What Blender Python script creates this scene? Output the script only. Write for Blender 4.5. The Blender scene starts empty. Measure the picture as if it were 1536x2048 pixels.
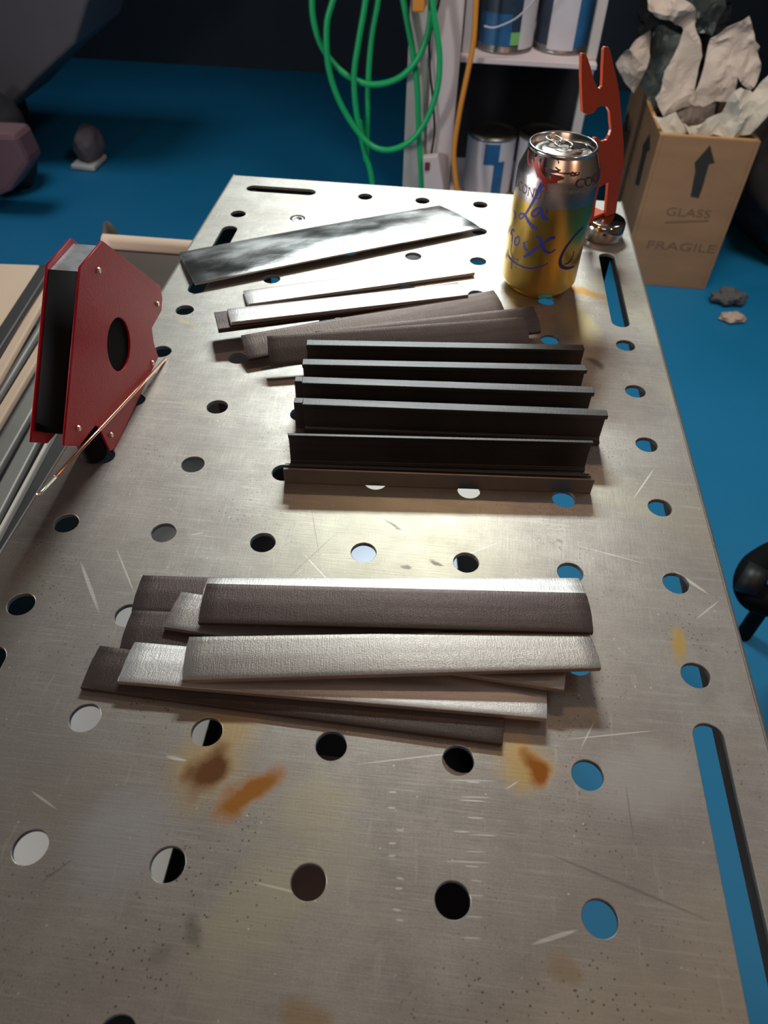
import bpy, bmesh, math, random
from mathutils import Vector, Matrix, noise

# ------------------------------------------------------------------ camera
TZ = 0.88                      # table top above the floor
S = 0.062                      # hole pitch
FPX = 1443.835
ROWS = [(0.9938722654, 0.1080964676, 0.0230883898),
        (0.0945652303, -0.7233773877, -0.6839463226),
        (-0.0572305624, 0.6819386400, -0.7291668904)]
CX, CY, CZ = 0.2209386, -0.0930711, 0.3356569
scene = bpy.context.scene
cam_d = bpy.data.cameras.new('camera')
cam = bpy.data.objects.new('camera', cam_d)
scene.collection.objects.link(cam)
Rr, Rd, Rf = [Vector(r) for r in ROWS]
m = Matrix((Rr, -Rd, -Rf)).transposed().to_4x4()
m.translation = Vector((CX, CY, CZ + TZ))
cam.matrix_world = m
cam_d.sensor_fit = 'AUTO'; cam_d.sensor_width = 36
cam_d.lens = FPX / 2048 * 36
cam_d.clip_start = 0.02; cam_d.clip_end = 50
cam_d.dof.use_dof = True; cam_d.dof.focus_distance = 0.46; cam_d.dof.aperture_fstop = 13.0
scene.camera = cam

# ------------------------------------------------------------------ light
vs = scene.view_settings
vs.view_transform = 'Standard'; vs.look = 'None'; vs.gamma = 1.0; vs.use_curve_mapping = False
vs.exposure = 0.0
w = bpy.data.worlds.new('world'); scene.world = w; w.use_nodes = True
w.node_tree.nodes['Background'].inputs[0].default_value = (1, .8, .65, 1)
w.node_tree.nodes['Background'].inputs[1].default_value = 0.05

def area(name, loc, target, sx, sy, power, col, spread=180):
    d = bpy.data.lights.new(name, 'AREA'); d.shape = 'RECTANGLE'; d.size = sx; d.size_y = sy
    d.energy = power; d.color = col; d.spread = math.radians(spread)
    o = bpy.data.objects.new(name, d); scene.collection.objects.link(o)
    o.location = loc
    o.rotation_euler = (Vector(target) - Vector(loc)).to_track_quat('-Z', 'Y').to_euler()
    return o
area('work_lamp', (0.13, 1.36, TZ + 0.73), (0.2, 0.3, TZ), 0.42, 0.06, 15, (0.88, 1.0, 0.96))
area('warm_lamp', (0.26, 1.05, TZ + 1.02), (0.25, 0.25, TZ), 0.16, 0.08, 1.5, (1.0, 0.66, 0.40))
area('right_floor_fill', (1.65, 1.0, TZ + 1.55), (1.65, 1.0, 0), 0.7, 0.7, 5, (0.92, 0.96, 1.0), 100)  # unseen fill light added to brighten the blue floor on the right
area('rear_floor_fill', (-1.5, 2.3, TZ + 1.6), (-1.5, 2.3, 0), 0.9, 0.9, 5, (0.82, 0.92, 1.0), 100)  # added soft fill, lifts the dark floor and cabinet at back left
area('shelf_fill', (0.75, 1.45, TZ + 1.45), (0.6, 2.35, 0.55), 0.5, 0.3, 5, (1.0, 0.93, 0.88), 90)  # extra fill put in to bring up the shelf and white post
area('ceiling_lamp_warm', (0.0, -1.6, TZ + 1.2), (0.2, 2.5, TZ + 1.5), 1.0, 0.6, 6, (1.0, 0.66, 0.44))
area('bulb_lamp', (1.1, -0.35, TZ + 0.75), (0.3, 0.5, TZ), 0.10, 0.10, 1.6, (1.0, 0.55, 0.32))
area('under_table_fill', (-1.5, 0.1, TZ - 0.05), (-0.1, 0.2, TZ - .5), 0.4, 0.4, 24, (0.98, 0.98, 1.0))  # invented low light that brightens the boards beneath the table top

# ------------------------------------------------------------------ helpers
def ray(px, py):
    a = (px - 768) / FPX; b = (py - 1024) / FPX
    return Rr * a + Rd * b + Rf
def un(px, py, z=0.0):          # point of the table frame (z=0 is the table top)
    d = ray(px, py); s = (z - CZ) / d.z
    return Vector((CX, CY, CZ)) + d * s
def unp(px, py, ax, v):
    d = ray(px, py); c = Vector((CX, CY, CZ)); s = (v - c[ax]) / d[ax]
    return c + d * s
UP = Vector((0, 0, TZ))
COL = scene.collection

def mesh_obj(name, verts, faces, mat, parent=None, smooth=False, kind=None):
    me = bpy.data.meshes.new(name)
    me.from_pydata([tuple(v) for v in verts], [], faces)
    me.update()
    if smooth:
        for p in me.polygons: p.use_smooth = True
    return link(name, me, mat, parent, kind)
def link(name, me, mat, parent=None, kind=None):
    if mat: me.materials.clear(); me.materials.append(mat)
    o = bpy.data.objects.new(name, me); COL.objects.link(o)
    if parent: 
        o.parent = parent
        o.matrix_parent_inverse = Matrix.Translation(-parent.location) if parent.type == 'EMPTY' and not parent.parent else Matrix.Identity(4)
    if kind: o['kind'] = kind
    return o
def bm_obj(name, bm, mat, parent=None, smooth=False, kind=None):
    me = bpy.data.meshes.new(name)
    bmesh.ops.recalc_face_normals(bm, faces=bm.faces)
    bm.to_mesh(me); bm.free()
    if smooth:
        for p in me.polygons: p.use_smooth = True
    return link(name, me, mat, parent, kind)
def thing(name, label, cat, loc, group=None):
    o = bpy.data.objects.new(name, None); COL.objects.link(o); o.location = loc
    o.empty_display_size = 0.02
    tag(o, label, cat, group); return o
def tag(o, label=None, cat=None, group=None, kind=None):
    if label: o['label'] = label
    if cat: o['category'] = cat
    if group: o['group'] = group
    if kind: o['kind'] = kind
    return o
def bevel(o, w_, seg=2, ang=40):
    md = o.modifiers.new('bevel', 'BEVEL'); md.width = w_; md.segments = seg
    md.limit_method = 'ANGLE'; md.angle_limit = math.radians(ang)
    return o
def box_bm(bm, a, b, M=None):
    vs_ = [Vector((x, y, z)) for x in (a[0], b[0]) for y in (a[1], b[1]) for z in (a[2], b[2])]
    if M: vs_ = [M @ v for v in vs_]
    v = [bm.verts.new(p) for p in vs_]
    for f in ((0,1,3,2),(4,6,7,5),(0,4,5,1),(2,3,7,6),(0,2,6,4),(1,5,7,3)): bm.faces.new([v[i] for i in f])
def box(name, a, b, mat, parent=None, M=None, bev=0):
    bm = bmesh.new(); box_bm(bm, a, b, M)
    o = bm_obj(name, bm, mat, parent)
    if bev: bevel(o, bev)
    return o
def prism(name, poly, ext, mat, parent=None, bev=0, smooth=False):
    """poly: list of 3D points (planar), ext: extrusion vector"""
    bm = bmesh.new()
    a = [bm.verts.new(p) for p in poly]; b = [bm.verts.new(Vector(p) + ext) for p in poly]
    bm.faces.new(a); bm.faces.new(b[::-1]); n = len(a)
    for i in range(n): bm.faces.new((a[i], a[(i+1) % n], b[(i+1) % n], b[i]))
    o = bm_obj(name, bm, mat, parent)
    if bev: bevel(o, bev)
    return o
def lathe(name, prof, c, mat, parent=None, n=48, smooth=True, caps=True):
    vs_ = []; fs = []
    for r, z in prof:
        for i in range(n):
            t = 2 * math.pi * i / n; vs_.append((c[0] + r * math.cos(t), c[1] + r * math.sin(t), c[2] + z))
    for k in range(len(prof) - 1):
        for i in range(n):
            j = (i + 1) % n; fs.append((k*n+i, k*n+j, (k+1)*n+j, (k+1)*n+i))
    if caps:
        if prof[0][0] > 1e-6: fs.append(tuple(range(n))[::-1])
        if prof[-1][0] > 1e-6: fs.append(tuple(range((len(prof)-1)*n, len(prof)*n)))
    o = mesh_obj(name, vs_, fs, mat, parent)
    for p in o.data.polygons: p.use_smooth = smooth and len(p.vertices) == 4
    return o
def catmull(pts, sub=6):
    P = [Vector(p) for p in pts]; P = [P[0]*2-P[1]] + P + [P[-1]*2-P[-2]]; out = []
    for i in range(1, len(P) - 2):
        for k in range(sub):
            t = k / sub; a, b, c, d = P[i-1:i+3]
            out.append(0.5*((2*b)+(-a+c)*t+(2*a-5*b+4*c-d)*t*t+(-a+3*b-3*c+d)*t**3))
    out.append(P[-2]); return out
def tube_bm(bm, pts, r, n=10):
    rings = []
    up = Vector((0.3, 0.2, 1)).normalized(); prev = None
    for i, p in enumerate(pts):
        t = (pts[min(i+1, len(pts)-1)] - pts[max(i-1, 0)]).normalized()
        if prev is None: prev = t.orthogonal().normalized()
        u = (prev - t * prev.dot(t)).normalized(); prev = u; v = t.cross(u)
        rr = r[i] if isinstance(r, (list, tuple)) else r
        rings.append([bm.verts.new(p + (u*math.cos(2*math.pi*k/n) + v*math.sin(2*math.pi*k/n))*rr) for k in range(n)])
    for a, b in zip(rings, rings[1:]):
        for k in range(n): bm.faces.new((a[k], a[(k+1)%n], b[(k+1)%n], b[k]))
    bm.faces.new(rings[0][::-1]); bm.faces.new(rings[-1])
def tube(name, pts, r, mat, parent=None, n=10):
    bm = bmesh.new(); tube_bm(bm, pts, r, n); return bm_obj(name, bm, mat, parent, smooth=True)

# ------------------------------------------------------------------ materials
def nodes(name):
    mt = bpy.data.materials.new(name); mt.use_nodes = True
    nt = mt.node_tree; return mt, nt, nt.nodes['Principled BSDF']
def mat(name, col, rough=0.5, metal=0.0, var=0.0, scale=20, bump=0.0, bscale=200, stretch=(1,1,1), spec=0.5, coat=0.0, rvar=0.0):
    mt, nt, b = nodes(name)
    b.inputs['Base Color'].default_value = (*col, 1); b.inputs['Roughness'].default_value = rough
    b.inputs['Metallic'].default_value = metal; b.inputs['Specular IOR Level'].default_value = spec
    b.inputs['Coat Weight'].default_value = coat; b.inputs['Coat Roughness'].default_value = 0.15
    N, L = nt.nodes, nt.links
    tc = N.new('ShaderNodeTexCoord'); mp = N.new('ShaderNodeMapping'); mp.inputs['Scale'].default_value = stretch
    L.new(tc.outputs['Object'], mp.inputs[0])
    if var or rvar:
        n = N.new('ShaderNodeTexNoise'); n.inputs['Scale'].default_value = scale; n.inputs['Detail'].default_value = 6
        L.new(mp.outputs[0], n.inputs[0])
        if var:
            mx = N.new('ShaderNodeMix'); mx.data_type = 'RGBA'
            mx.inputs['A'].default_value = (*[c*(1-var) for c in col], 1); mx.inputs['B'].default_value = (*[min(1, c*(1+var)) for c in col], 1)
            L.new(n.outputs['Fac'], mx.inputs['Factor']); L.new(mx.outputs['Result'], b.inputs['Base Color'])
        if rvar:
            mr = N.new('ShaderNodeMapRange'); mr.inputs['From Min'].default_value = .3; mr.inputs['From Max'].default_value = .7
            mr.inputs['To Min'].default_value = rough - rvar; mr.inputs['To Max'].default_value = rough + rvar
            L.new(n.outputs['Fac'], mr.inputs[0]); L.new(mr.outputs[0], b.inputs['Roughness'])
    if bump:
        n2 = N.new('ShaderNodeTexNoise'); n2.inputs['Scale'].default_value = bscale; n2.inputs['Detail'].default_value = 4
        L.new(mp.outputs[0], n2.inputs[0]); bp = N.new('ShaderNodeBump'); bp.inputs['Strength'].default_value = bump
        bp.inputs['Distance'].default_value = 0.001
        L.new(n2.outputs['Fac'], bp.inputs['Height']); L.new(bp.outputs[0], b.inputs['Normal'])
    return mt

def table_material():
    mt, nt, b = nodes('worn_steel'); N, L = nt.nodes, nt.links
    tc = N.new('ShaderNodeTexCoord'); OC = tc.outputs['Object']
    def math_(op, a, c=None, clamp=False):
        n = N.new('ShaderNodeMath'); n.operation = op; n.use_clamp = clamp
        for i, x in enumerate((a, c)):
            if x is None: continue
            if isinstance(x, (int, float)): n.inputs[i].default_value = x
            else: L.new(x, n.inputs[i])
        return n.outputs[0]
    def ntex(scale, detail=5, rough=.6, stretch=None, rot=0, dist=0):
        src = OC
        if stretch:
            mp = N.new('ShaderNodeMapping'); mp.inputs['Scale'].default_value = stretch; mp.inputs['Rotation'].default_value = (0, 0, rot)
            L.new(OC, mp.inputs[0]); src = mp.outputs[0]
        n = N.new('ShaderNodeTexNoise'); n.inputs['Scale'].default_value = scale; n.inputs['Detail'].default_value = detail
        n.inputs['Roughness'].default_value = rough; n.inputs['Distortion'].default_value = dist
        L.new(src, n.inputs[0]); return n.outputs['Fac']
    def ramp(f, lo, hi):
        mr = N.new('ShaderNodeMapRange'); mr.inputs[1].default_value = lo; mr.inputs[2].default_value = hi
        L.new(f, mr.inputs[0]); return mr.outputs[0]
    def mix(fac, a, c):
        m_ = N.new('ShaderNodeMix'); m_.data_type = 'RGBA'
        if isinstance(fac, (int, float)): m_.inputs['Factor'].default_value = fac
        else: L.new(fac, m_.inputs['Factor'])
        for k, x in (('A', a), ('B', c)):
            if isinstance(x, tuple): m_.inputs[k].default_value = (*x, 1)
            else: L.new(x, m_.inputs[k])
        return m_.outputs['Result']
    big = ntex(7, 5, .6); mid = ntex(38, 6, .7)
    col = mix(ramp(big, .35, .68), (.38, .335, .31), (.56, .525, .50))
    col = mix(ramp(mid, .38, .75), col, (.33, .30, .285))
    grain = ntex(1100, 2, .8); col = mix(math_('MULTIPLY', ramp(grain, .45, .8), .5), col, (.22, .20, .19))
    g2 = ntex(1, 4, .7, stretch=(25, 420, 1)); col = mix(math_('MULTIPLY', ramp(g2, .52, .8), .35), col, (.70, .67, .64))
    g3 = ntex(1, 4, .7, stretch=(260, 30, 1), rot=.5); col = mix(math_('MULTIPLY', ramp(g3, .60, .85), .5), col, (.72, .69, .66))
    # yellow heat tint patches
    tint = ramp(ntex(9, 3, .5, dist=.6), .55, .75)
    col = mix(math_('MULTIPLY', tint, .45), col, (.60, .55, .38))
    # dark specks
    vo = N.new('ShaderNodeTexVoronoi'); vo.inputs['Scale'].default_value = 330; L.new(OC, vo.inputs[0])
    sp = math_('LESS_THAN', vo.outputs['Distance'], .16)
    spz = ramp(ntex(11, 3), .48, .62)
    sp = math_('MULTIPLY', sp, spz); 
    col = mix(math_('MULTIPLY', sp, .75), col, (.09, .07, .06))
    vo2 = N.new('ShaderNodeTexVoronoi'); vo2.inputs['Scale'].default_value = 110; L.new(OC, vo2.inputs[0])
    sp2 = math_('LESS_THAN', vo2.outputs['Distance'], .05)
    col = mix(math_('MULTIPLY', sp2, .7), col, (.8, .78, .75))
    # blobs / stains with their own place and shape
    wob = N.new('ShaderNodeTexNoise'); wob.inputs['Scale'].default_value = 60; wob.inputs['Detail'].default_value = 6
    L.new(OC, wob.inputs[0])
    wadd = N.new('ShaderNodeVectorMath'); wadd.operation = 'SUBTRACT'; L.new(wob.outputs['Color'], wadd.inputs[0]); wadd.inputs[1].default_value = (.5, .5, .5)
    wsc = N.new('ShaderNodeVectorMath'); wsc.operation = 'SCALE'; L.new(wadd.outputs[0], wsc.inputs[0]); wsc.inputs['Scale'].default_value = .016
    wv = N.new('ShaderNodeVectorMath'); wv.operation = 'ADD'; L.new(OC, wv.inputs[0]); L.new(wsc.outputs[0], wv.inputs[1])
    def blob(p0, p1, wd, colr, st=1.0, hard=0.0, warp=True):
        nonlocal col
        a, c = un(*p0), un(*p1); mid_ = (a + c) / 2; d = c - a; ln = d.length / 2; ang = math.atan2(d.y, d.x)
        mp = N.new('ShaderNodeMapping'); mp.vector_type = 'TEXTURE'
        mp.inputs['Location'].default_value = (mid_.x, mid_.y, 0); mp.inputs['Rotation'].default_value = (0, 0, ang)
        mp.inputs['Scale'].default_value = (ln, wd, 1)
        L.new(wv.outputs[0] if warp else OC, mp.inputs[0])
        g = N.new('ShaderNodeTexGradient'); g.gradient_type = 'SPHERICAL'; L.new(mp.outputs[0], g.inputs[0])
        f_ = ramp(g.outputs['Fac'], 0, .55 - .5*hard)
        f_ = math_('MULTIPLY', f_, st, True)
        col = mix(f_, col, colr)
        return f_
    blob((480, 1060), (1130, 1120), .085, (.56, .535, .43), .55)  # yellowish cast of the bright table centre, put into the steel colour
    O1 = (.42, .19, .05); O2 = (.20, .09, .04)
    blob((505, 1385), (345, 1640), .021, (.50, .36, .20), .9)
    r1 = blob((470, 1480), (365, 1600), .011, O2, 1)
    r2 = blob((575, 1520), (415, 1650), .0095, O1, 1)
    blob((600, 1540), (660, 1680), .022, (.53, .46, .32), .4)
    blob((1035, 1465), (1065, 1600), .016, (.55, .38, .16), .9)
    r3 = blob((1060, 1495), (1080, 1590), .0075, (.38, .14, .03), 1)
    blob((1100, 1880), (1150, 1985), .008, (.38, .27, .16), .6)
    blob((550, 2030), (680, 2060), .009, (.42, .27, .12), .6)
    blob((1355, 1250), (1362, 1335), .006, (.55, .38, .12), .9)
    blob((1120, 568), (1215, 600), .010, (.45, .24, .08), 1)
    blob((1135, 600), (1180, 700), .018, (.62, .50, .24), .7)
    blob((1165, 712), (1212, 735), .006, (.16, .12, .13), .9)
    blob((765, 1040), (800, 1064), .0015, (.22, .20, .15), .9)
    blob((858, 1118), (895, 1126), .0018, (.16, .15, .13), .9)
    blob((806, 1124), (826, 1130), .002, (.20, .19, .17), .9)
    blob((732, 1080), (748, 1086), .002, (.16, .15, .14), 1)
    blob((1115, 1076), (1132, 1086), .002, (.30, .29, .27), .9)
    blob((385, 1830), (400, 1900), .006, (.22, .20, .18), .7)
    blob((310, 1890), (325, 1950), .006, (.26, .25, .23), .6)
    blob((350, 630), (390, 655), .003, (.55, .42, .22), .7)
    # soft lighter ground area / purple grey areas in front
    blob((150, 1620), (330, 1760), .03, (.50, .49, .53), .5)
    blob((1250, 1480), (1330, 1640), .035, (.52, .49, .49), .6)
    # scratches: narrow blobs, no warp
    sc = [((330,1512),(375,1522),.0010),((500,1762),(620,1792),.0006),((880,1722),(985,1726),.0005),((1060,1890),(1160,1858),.0010),
          ((905,1663),(940,1664),.0005),((890,1560),(1000,1562),.0004),((915,1600),(975,1603),.0004),
          ((1265,1000),(1310,935),.0006),((1345,1140),(1420,1190),.0013),((1390,1240),(1440,1200),.0006),((1160,1500),(1190,1440),.0004),
          ((60,1580),(115,1620),.0006),((1010,1580),(1040,1560),.0004),
          ((600,1100),(720,1230),.0004),((880,1130),(1010,1080),.0003),((1150,1090),(1300,1130),.0004),((700,1530),(960,1500),.0004),
          ((1120,1480),(1320,1460),.0004),((160,1120),(200,1230),.0012),((230,1090),(270,1190),.0006),((380,1070),(410,1065),.0004)]
    rs_ = random.Random(4)
    for k in range(9): x = 795 + rs_.uniform(-14, 8); y = 1590 + k*32 + rs_.uniform(-8, 8); sc.append(((x-10, y), (x+8, y+rs_.uniform(-2, 5)), .0006))
    for k in range(10): y = 1560 + k*34 + rs_.uniform(-9, 9); x = 930 + rs_.uniform(-15, 15); sc.append(((x, y), (x+rs_.uniform(25, 70), y+2), .0004))
    for p0, p1, wd in sc:
        f_ = blob(p0, p1, wd, (.86, .84, .80), .55, .5, False)
    for p0, p1, wd in [((75,1770),(150,1715),.0006),((1080,1700),(1440,1850),.0008),((620,1000),(640,1120),.0003),((680,1060),(560,1170),.0003),((1250,1560),(1270,1700),.0004)]:
        blob(p0, p1, wd, (.2, .18, .17), .5, .5, False)
    L.new(col, b.inputs['Base Color'])
    b.inputs['Metallic'].default_value = 0.88
    fine = ntex(1.0, 3, .7, stretch=(40, 900, 1))
    fine2 = ntex(1.0, 3, .7, stretch=(700, 60, 1))
    rg = math_('ADD', math_('MULTIPLY', ramp(big, .3, .7), -.05), .515)
    rg = math_('ADD', rg, math_('MULTIPLY', ramp(mid, .35, .7), .06))
    rs = math_('MULTIPLY', math_('MAXIMUM', math_('MAXIMUM', r1, r2), r3), .3)
    L.new(math_('ADD', rg, rs), b.inputs['Roughness'])
    h = math_('ADD', math_('MULTIPLY', fine, .5), math_('MULTIPLY', fine2, .5))
    h = math_('ADD', h, math_('MULTIPLY', mid, .6))
    bp = N.new('ShaderNodeBump'); bp.inputs['Strength'].default_value = .2; bp.inputs['Distance'].default_value = .0006
    L.new(h, bp.inputs['Height']); L.new(bp.outputs[0], b.inputs['Normal'])
    return mt

def strip_material(name, c0, c1, rough, metal=.85, bump=.35):
    """rolled / ground bar stock, object x runs along the bar"""
    mt, nt, b = nodes(name); N, L = nt.nodes, nt.links
    tc = N.new('ShaderNodeTexCoord')
    def nz(sc_, st, det=4):
        mp = N.new('ShaderNodeMapping'); mp.inputs['Scale'].default_value = st; L.new(tc.outputs['Object'], mp.inputs[0])
        n = N.new('ShaderNodeTexNoise'); n.inputs['Scale'].default_value = sc_; n.inputs['Detail'].default_value = det; n.inputs['Roughness'].default_value = .65
        L.new(mp.outputs[0], n.inputs[0]); return n.outputs['Fac']
    a = nz(1, (9, 120, 1)); c = nz(1, (900, 1500, 400), 3); d = nz(1, (1600, 120, 1), 2)
    mx = N.new('ShaderNodeMix'); mx.data_type = 'RGBA'; mx.inputs['A'].default_value = (*c0, 1); mx.inputs['B'].default_value = (*c1, 1)
    mr = N.new('ShaderNodeMapRange'); mr.inputs[1].default_value = .3; mr.inputs[2].default_value = .7
    L.new(a, mr.inputs[0]); L.new(mr.outputs[0], mx.inputs['Factor']); L.new(mx.outputs['Result'], b.inputs['Base Color'])
    b.inputs['Metallic'].default_value = metal; b.inputs['Roughness'].default_value = rough
    ad = N.new('ShaderNodeMath'); ad.operation = 'ADD'; L.new(c, ad.inputs[0]); L.new(d, ad.inputs[1])
    bp = N.new('ShaderNodeBump'); bp.inputs['Strength'].default_value = bump; bp.inputs['Distance'].default_value = .0005
    L.new(ad.outputs[0], bp.inputs['Height']); L.new(bp.outputs[0], b.inputs['Normal'])
    return mt

M = {}
M['table'] = table_material()
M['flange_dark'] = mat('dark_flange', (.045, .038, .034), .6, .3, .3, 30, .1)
M['dark_steel'] = strip_material('brown_mill_scale', (.075, .056, .053), (.125, .096, .092), .46)
M['mid_steel'] = strip_material('grey_bar_steel', (.27, .24, .23), (.38, .345, .33), .44)
M['bright_steel'] = strip_material('ground_bar_steel', (.42, .39, .39), (.66, .62, .62), .46)
M['chan'] = strip_material('black_channel_steel', (.045, .043, .047), (.095, .09, .095), .46, .75, .2)
M['chan_front'] = strip_material('grey_channel_steel', (.15, .135, .13), (.22, .20, .195), .42, .8, .2)
M['sheet'] = mat('ground_sheet_steel', (.50, .49, .50), .26, .95, .35, 12, .12, 260, (1, 2.2, 1), rvar=.17)
M['red'] = mat('red_powder_paint', (.40, .005, .020), .42, 0, .1, 60, .15, 700, spec=.22)
M['black'] = mat('black_plastic', (.005, .005, .006), .8, spec=.12)
M['alu'] = mat('cast_aluminium', (.60, .60, .63), .42, .9, .5, 110, .1)
M['zinc'] = mat('zinc_rivet', (.55, .45, .38), .35, .9)
M['orange'] = mat('orange_powder_coat', (.50, .062, .012), .42, 0, .12, 80, .12, 900, coat=.3)
M['chrome'] = mat('polished_steel', (.50, .47, .46), .12, 1.0, rvar=.04)
M['copper'] = mat('copper_rod', (.75, .42, .30), .25, 1.0)
M['brass'] = mat('bright_rod_end', (.80, .74, .62), .3, .9)
M['floor'] = mat('blue_floor_paint', (.002, .18, .37), .6, 0, .06, 3, .05, 60, rvar=.06)
M['wall'] = mat('dark_wall', (.025, .04, .06), .8, 0, .2, 5)
M['wall_warm'] = mat('bare_plywood_wall', (.42, .32, .24), .8, 0, .2, 5)
M['white_wood'] = mat('white_painted_wood', (.62, .53, .52), .6, 0, .08, 9)
M['white_wood2'] = mat('off_white_wood', (.50, .46, .43), .6, 0, .08, 9)
M['green'] = mat('green_hose', (.01, .42, .13), .4)
M['cord_o'] = mat('orange_cord', (.72, .28, .03), .5)
M['cord_b'] = mat('black_cord', (.012, .012, .014), .5)
M['can_w'] = mat('white_label', (.52, .50, .53), .5, 0, .12, 25)
M['can_b'] = mat('blue_label', (.015, .10, .24), .45, 0, .4, 30)
M['can_d'] = mat('dark_label', (.02, .035, .06), .4, 0, .6, 40)
M['can_g'] = mat('green_label', (.16, .42, .13), .5)
M['can_m'] = mat('tin_metal', (.30, .29, .30), .3, .9)
M['can_lid'] = mat('dark_can_lid', (.10, .09, .07), .35, .7)
M['wood'] = mat('crate_plywood', (.36, .20, .10), .7, 0, .22, 7, .1, 120, (1, 1, 4))
M['wood_edge'] = mat('crate_edge', (.62, .34, .12), .6, 0, .15, 20)
M['ink'] = mat('stencil_ink', (.03, .028, .025), .8)
M['ink_soft'] = mat('faded_print', (.20, .12, .065), .8)
M['paper'] = mat('kraft_paper', (.62, .52, .43), .75, 0, .08, 30)
M['paper_w'] = mat('pale_paper', (.72, .64, .50), .7, 0, .08, 30)
M['film'] = mat('grey_green_plastic', (.075, .095, .085), .35, 0, .5, 12)
M['dark_cloth'] = mat('dark_grey_cloth', (.035, .03, .032), .9, 0, .6, 9, .3, 60)
M['dust'] = mat('grey_dust', (.11, .11, .11), .95, 0, .4, 40)
M['blk_cloth'] = mat('black_cloth', (.012, .012, .016), .95, 0, .5, 9)
M['maroon'] = mat('maroon_cloth', (.13, .025, .035), .9, 0, .2, 9)
M['mauve'] = mat('grey_machine_paint', (.17, .145, .155), .7, 0, .12, 6)
M['pink'] = mat('pink_brown_board', (.25, .13, .14), .8)
M['tan'] = mat('tan_board', (.55, .40, .30), .7, 0, .12, 12)
M['graymetal'] = mat('dull_grey_metal', (.26, .25, .245), .6, .5, .25, 12)
M['darkbar'] = mat('dark_grey_bar', (.07, .065, .068), .5, .5, .2, 9)
M['brown'] = mat('dark_brown_leather', (.055, .035, .028), .7, 0, .3, 10)
M['white'] = mat('white_sheet', (.72, .69, .64), .5, 0, .06, 6)
M['greysheet'] = mat('grey_sheet_metal', (.16, .17, .21), .35, .6, .2, 5)
M['rust'] = mat('brown_rust', (.10, .06, .045), .6, .3, .4, 18)
M['gold'] = mat('gold_can_print', (.85, .56, .14), .28, 1.0, .05, 8)
M['silver'] = mat('silver_can_print', (.70, .62, .60), .26, 1.0, .05, 8)
M['bare'] = mat('bare_aluminium', (.86, .85, .84), .20, 1.0)
M['blue_ink'] = mat('blue_script_ink', (.035, .035, .22), .4)
M['red_ink'] = mat('red_print', (.28, .03, .02), .4, .3)
M['dk_ink'] = mat('dark_print', (.09, .05, .06), .45)
M['soft_ink'] = mat('grey_print', (.30, .25, .25), .45)

# ------------------------------------------------------------------ room
def plane_box(name, a, b, mt): return tag(box(name, a, b, mt), kind='structure')
plane_box('floor', (-4.2, -3.2, -.1), (3.4, 4.4, 0), M['floor'])
plane_box('wall_back', (-4.2, 4.2, 0), (3.4, 4.4, 2.7), M['wall'])
plane_box('wall_left', (-4.4, -3.2, 0), (-4.2, 4.4, 2.7), M['wall'])
plane_box('wall_right', (3.4, -3.2, 0), (3.6, 4.4, 2.7), M['wall_warm'])
plane_box('wall_front', (-4.2, -3.4, 0), (3.4, -3.2, 2.7), M['wall_warm'])
plane_box('ceiling', (-4.2, -3.2, 2.7), (3.4, 4.4, 2.8), M['wall_warm'])

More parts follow.
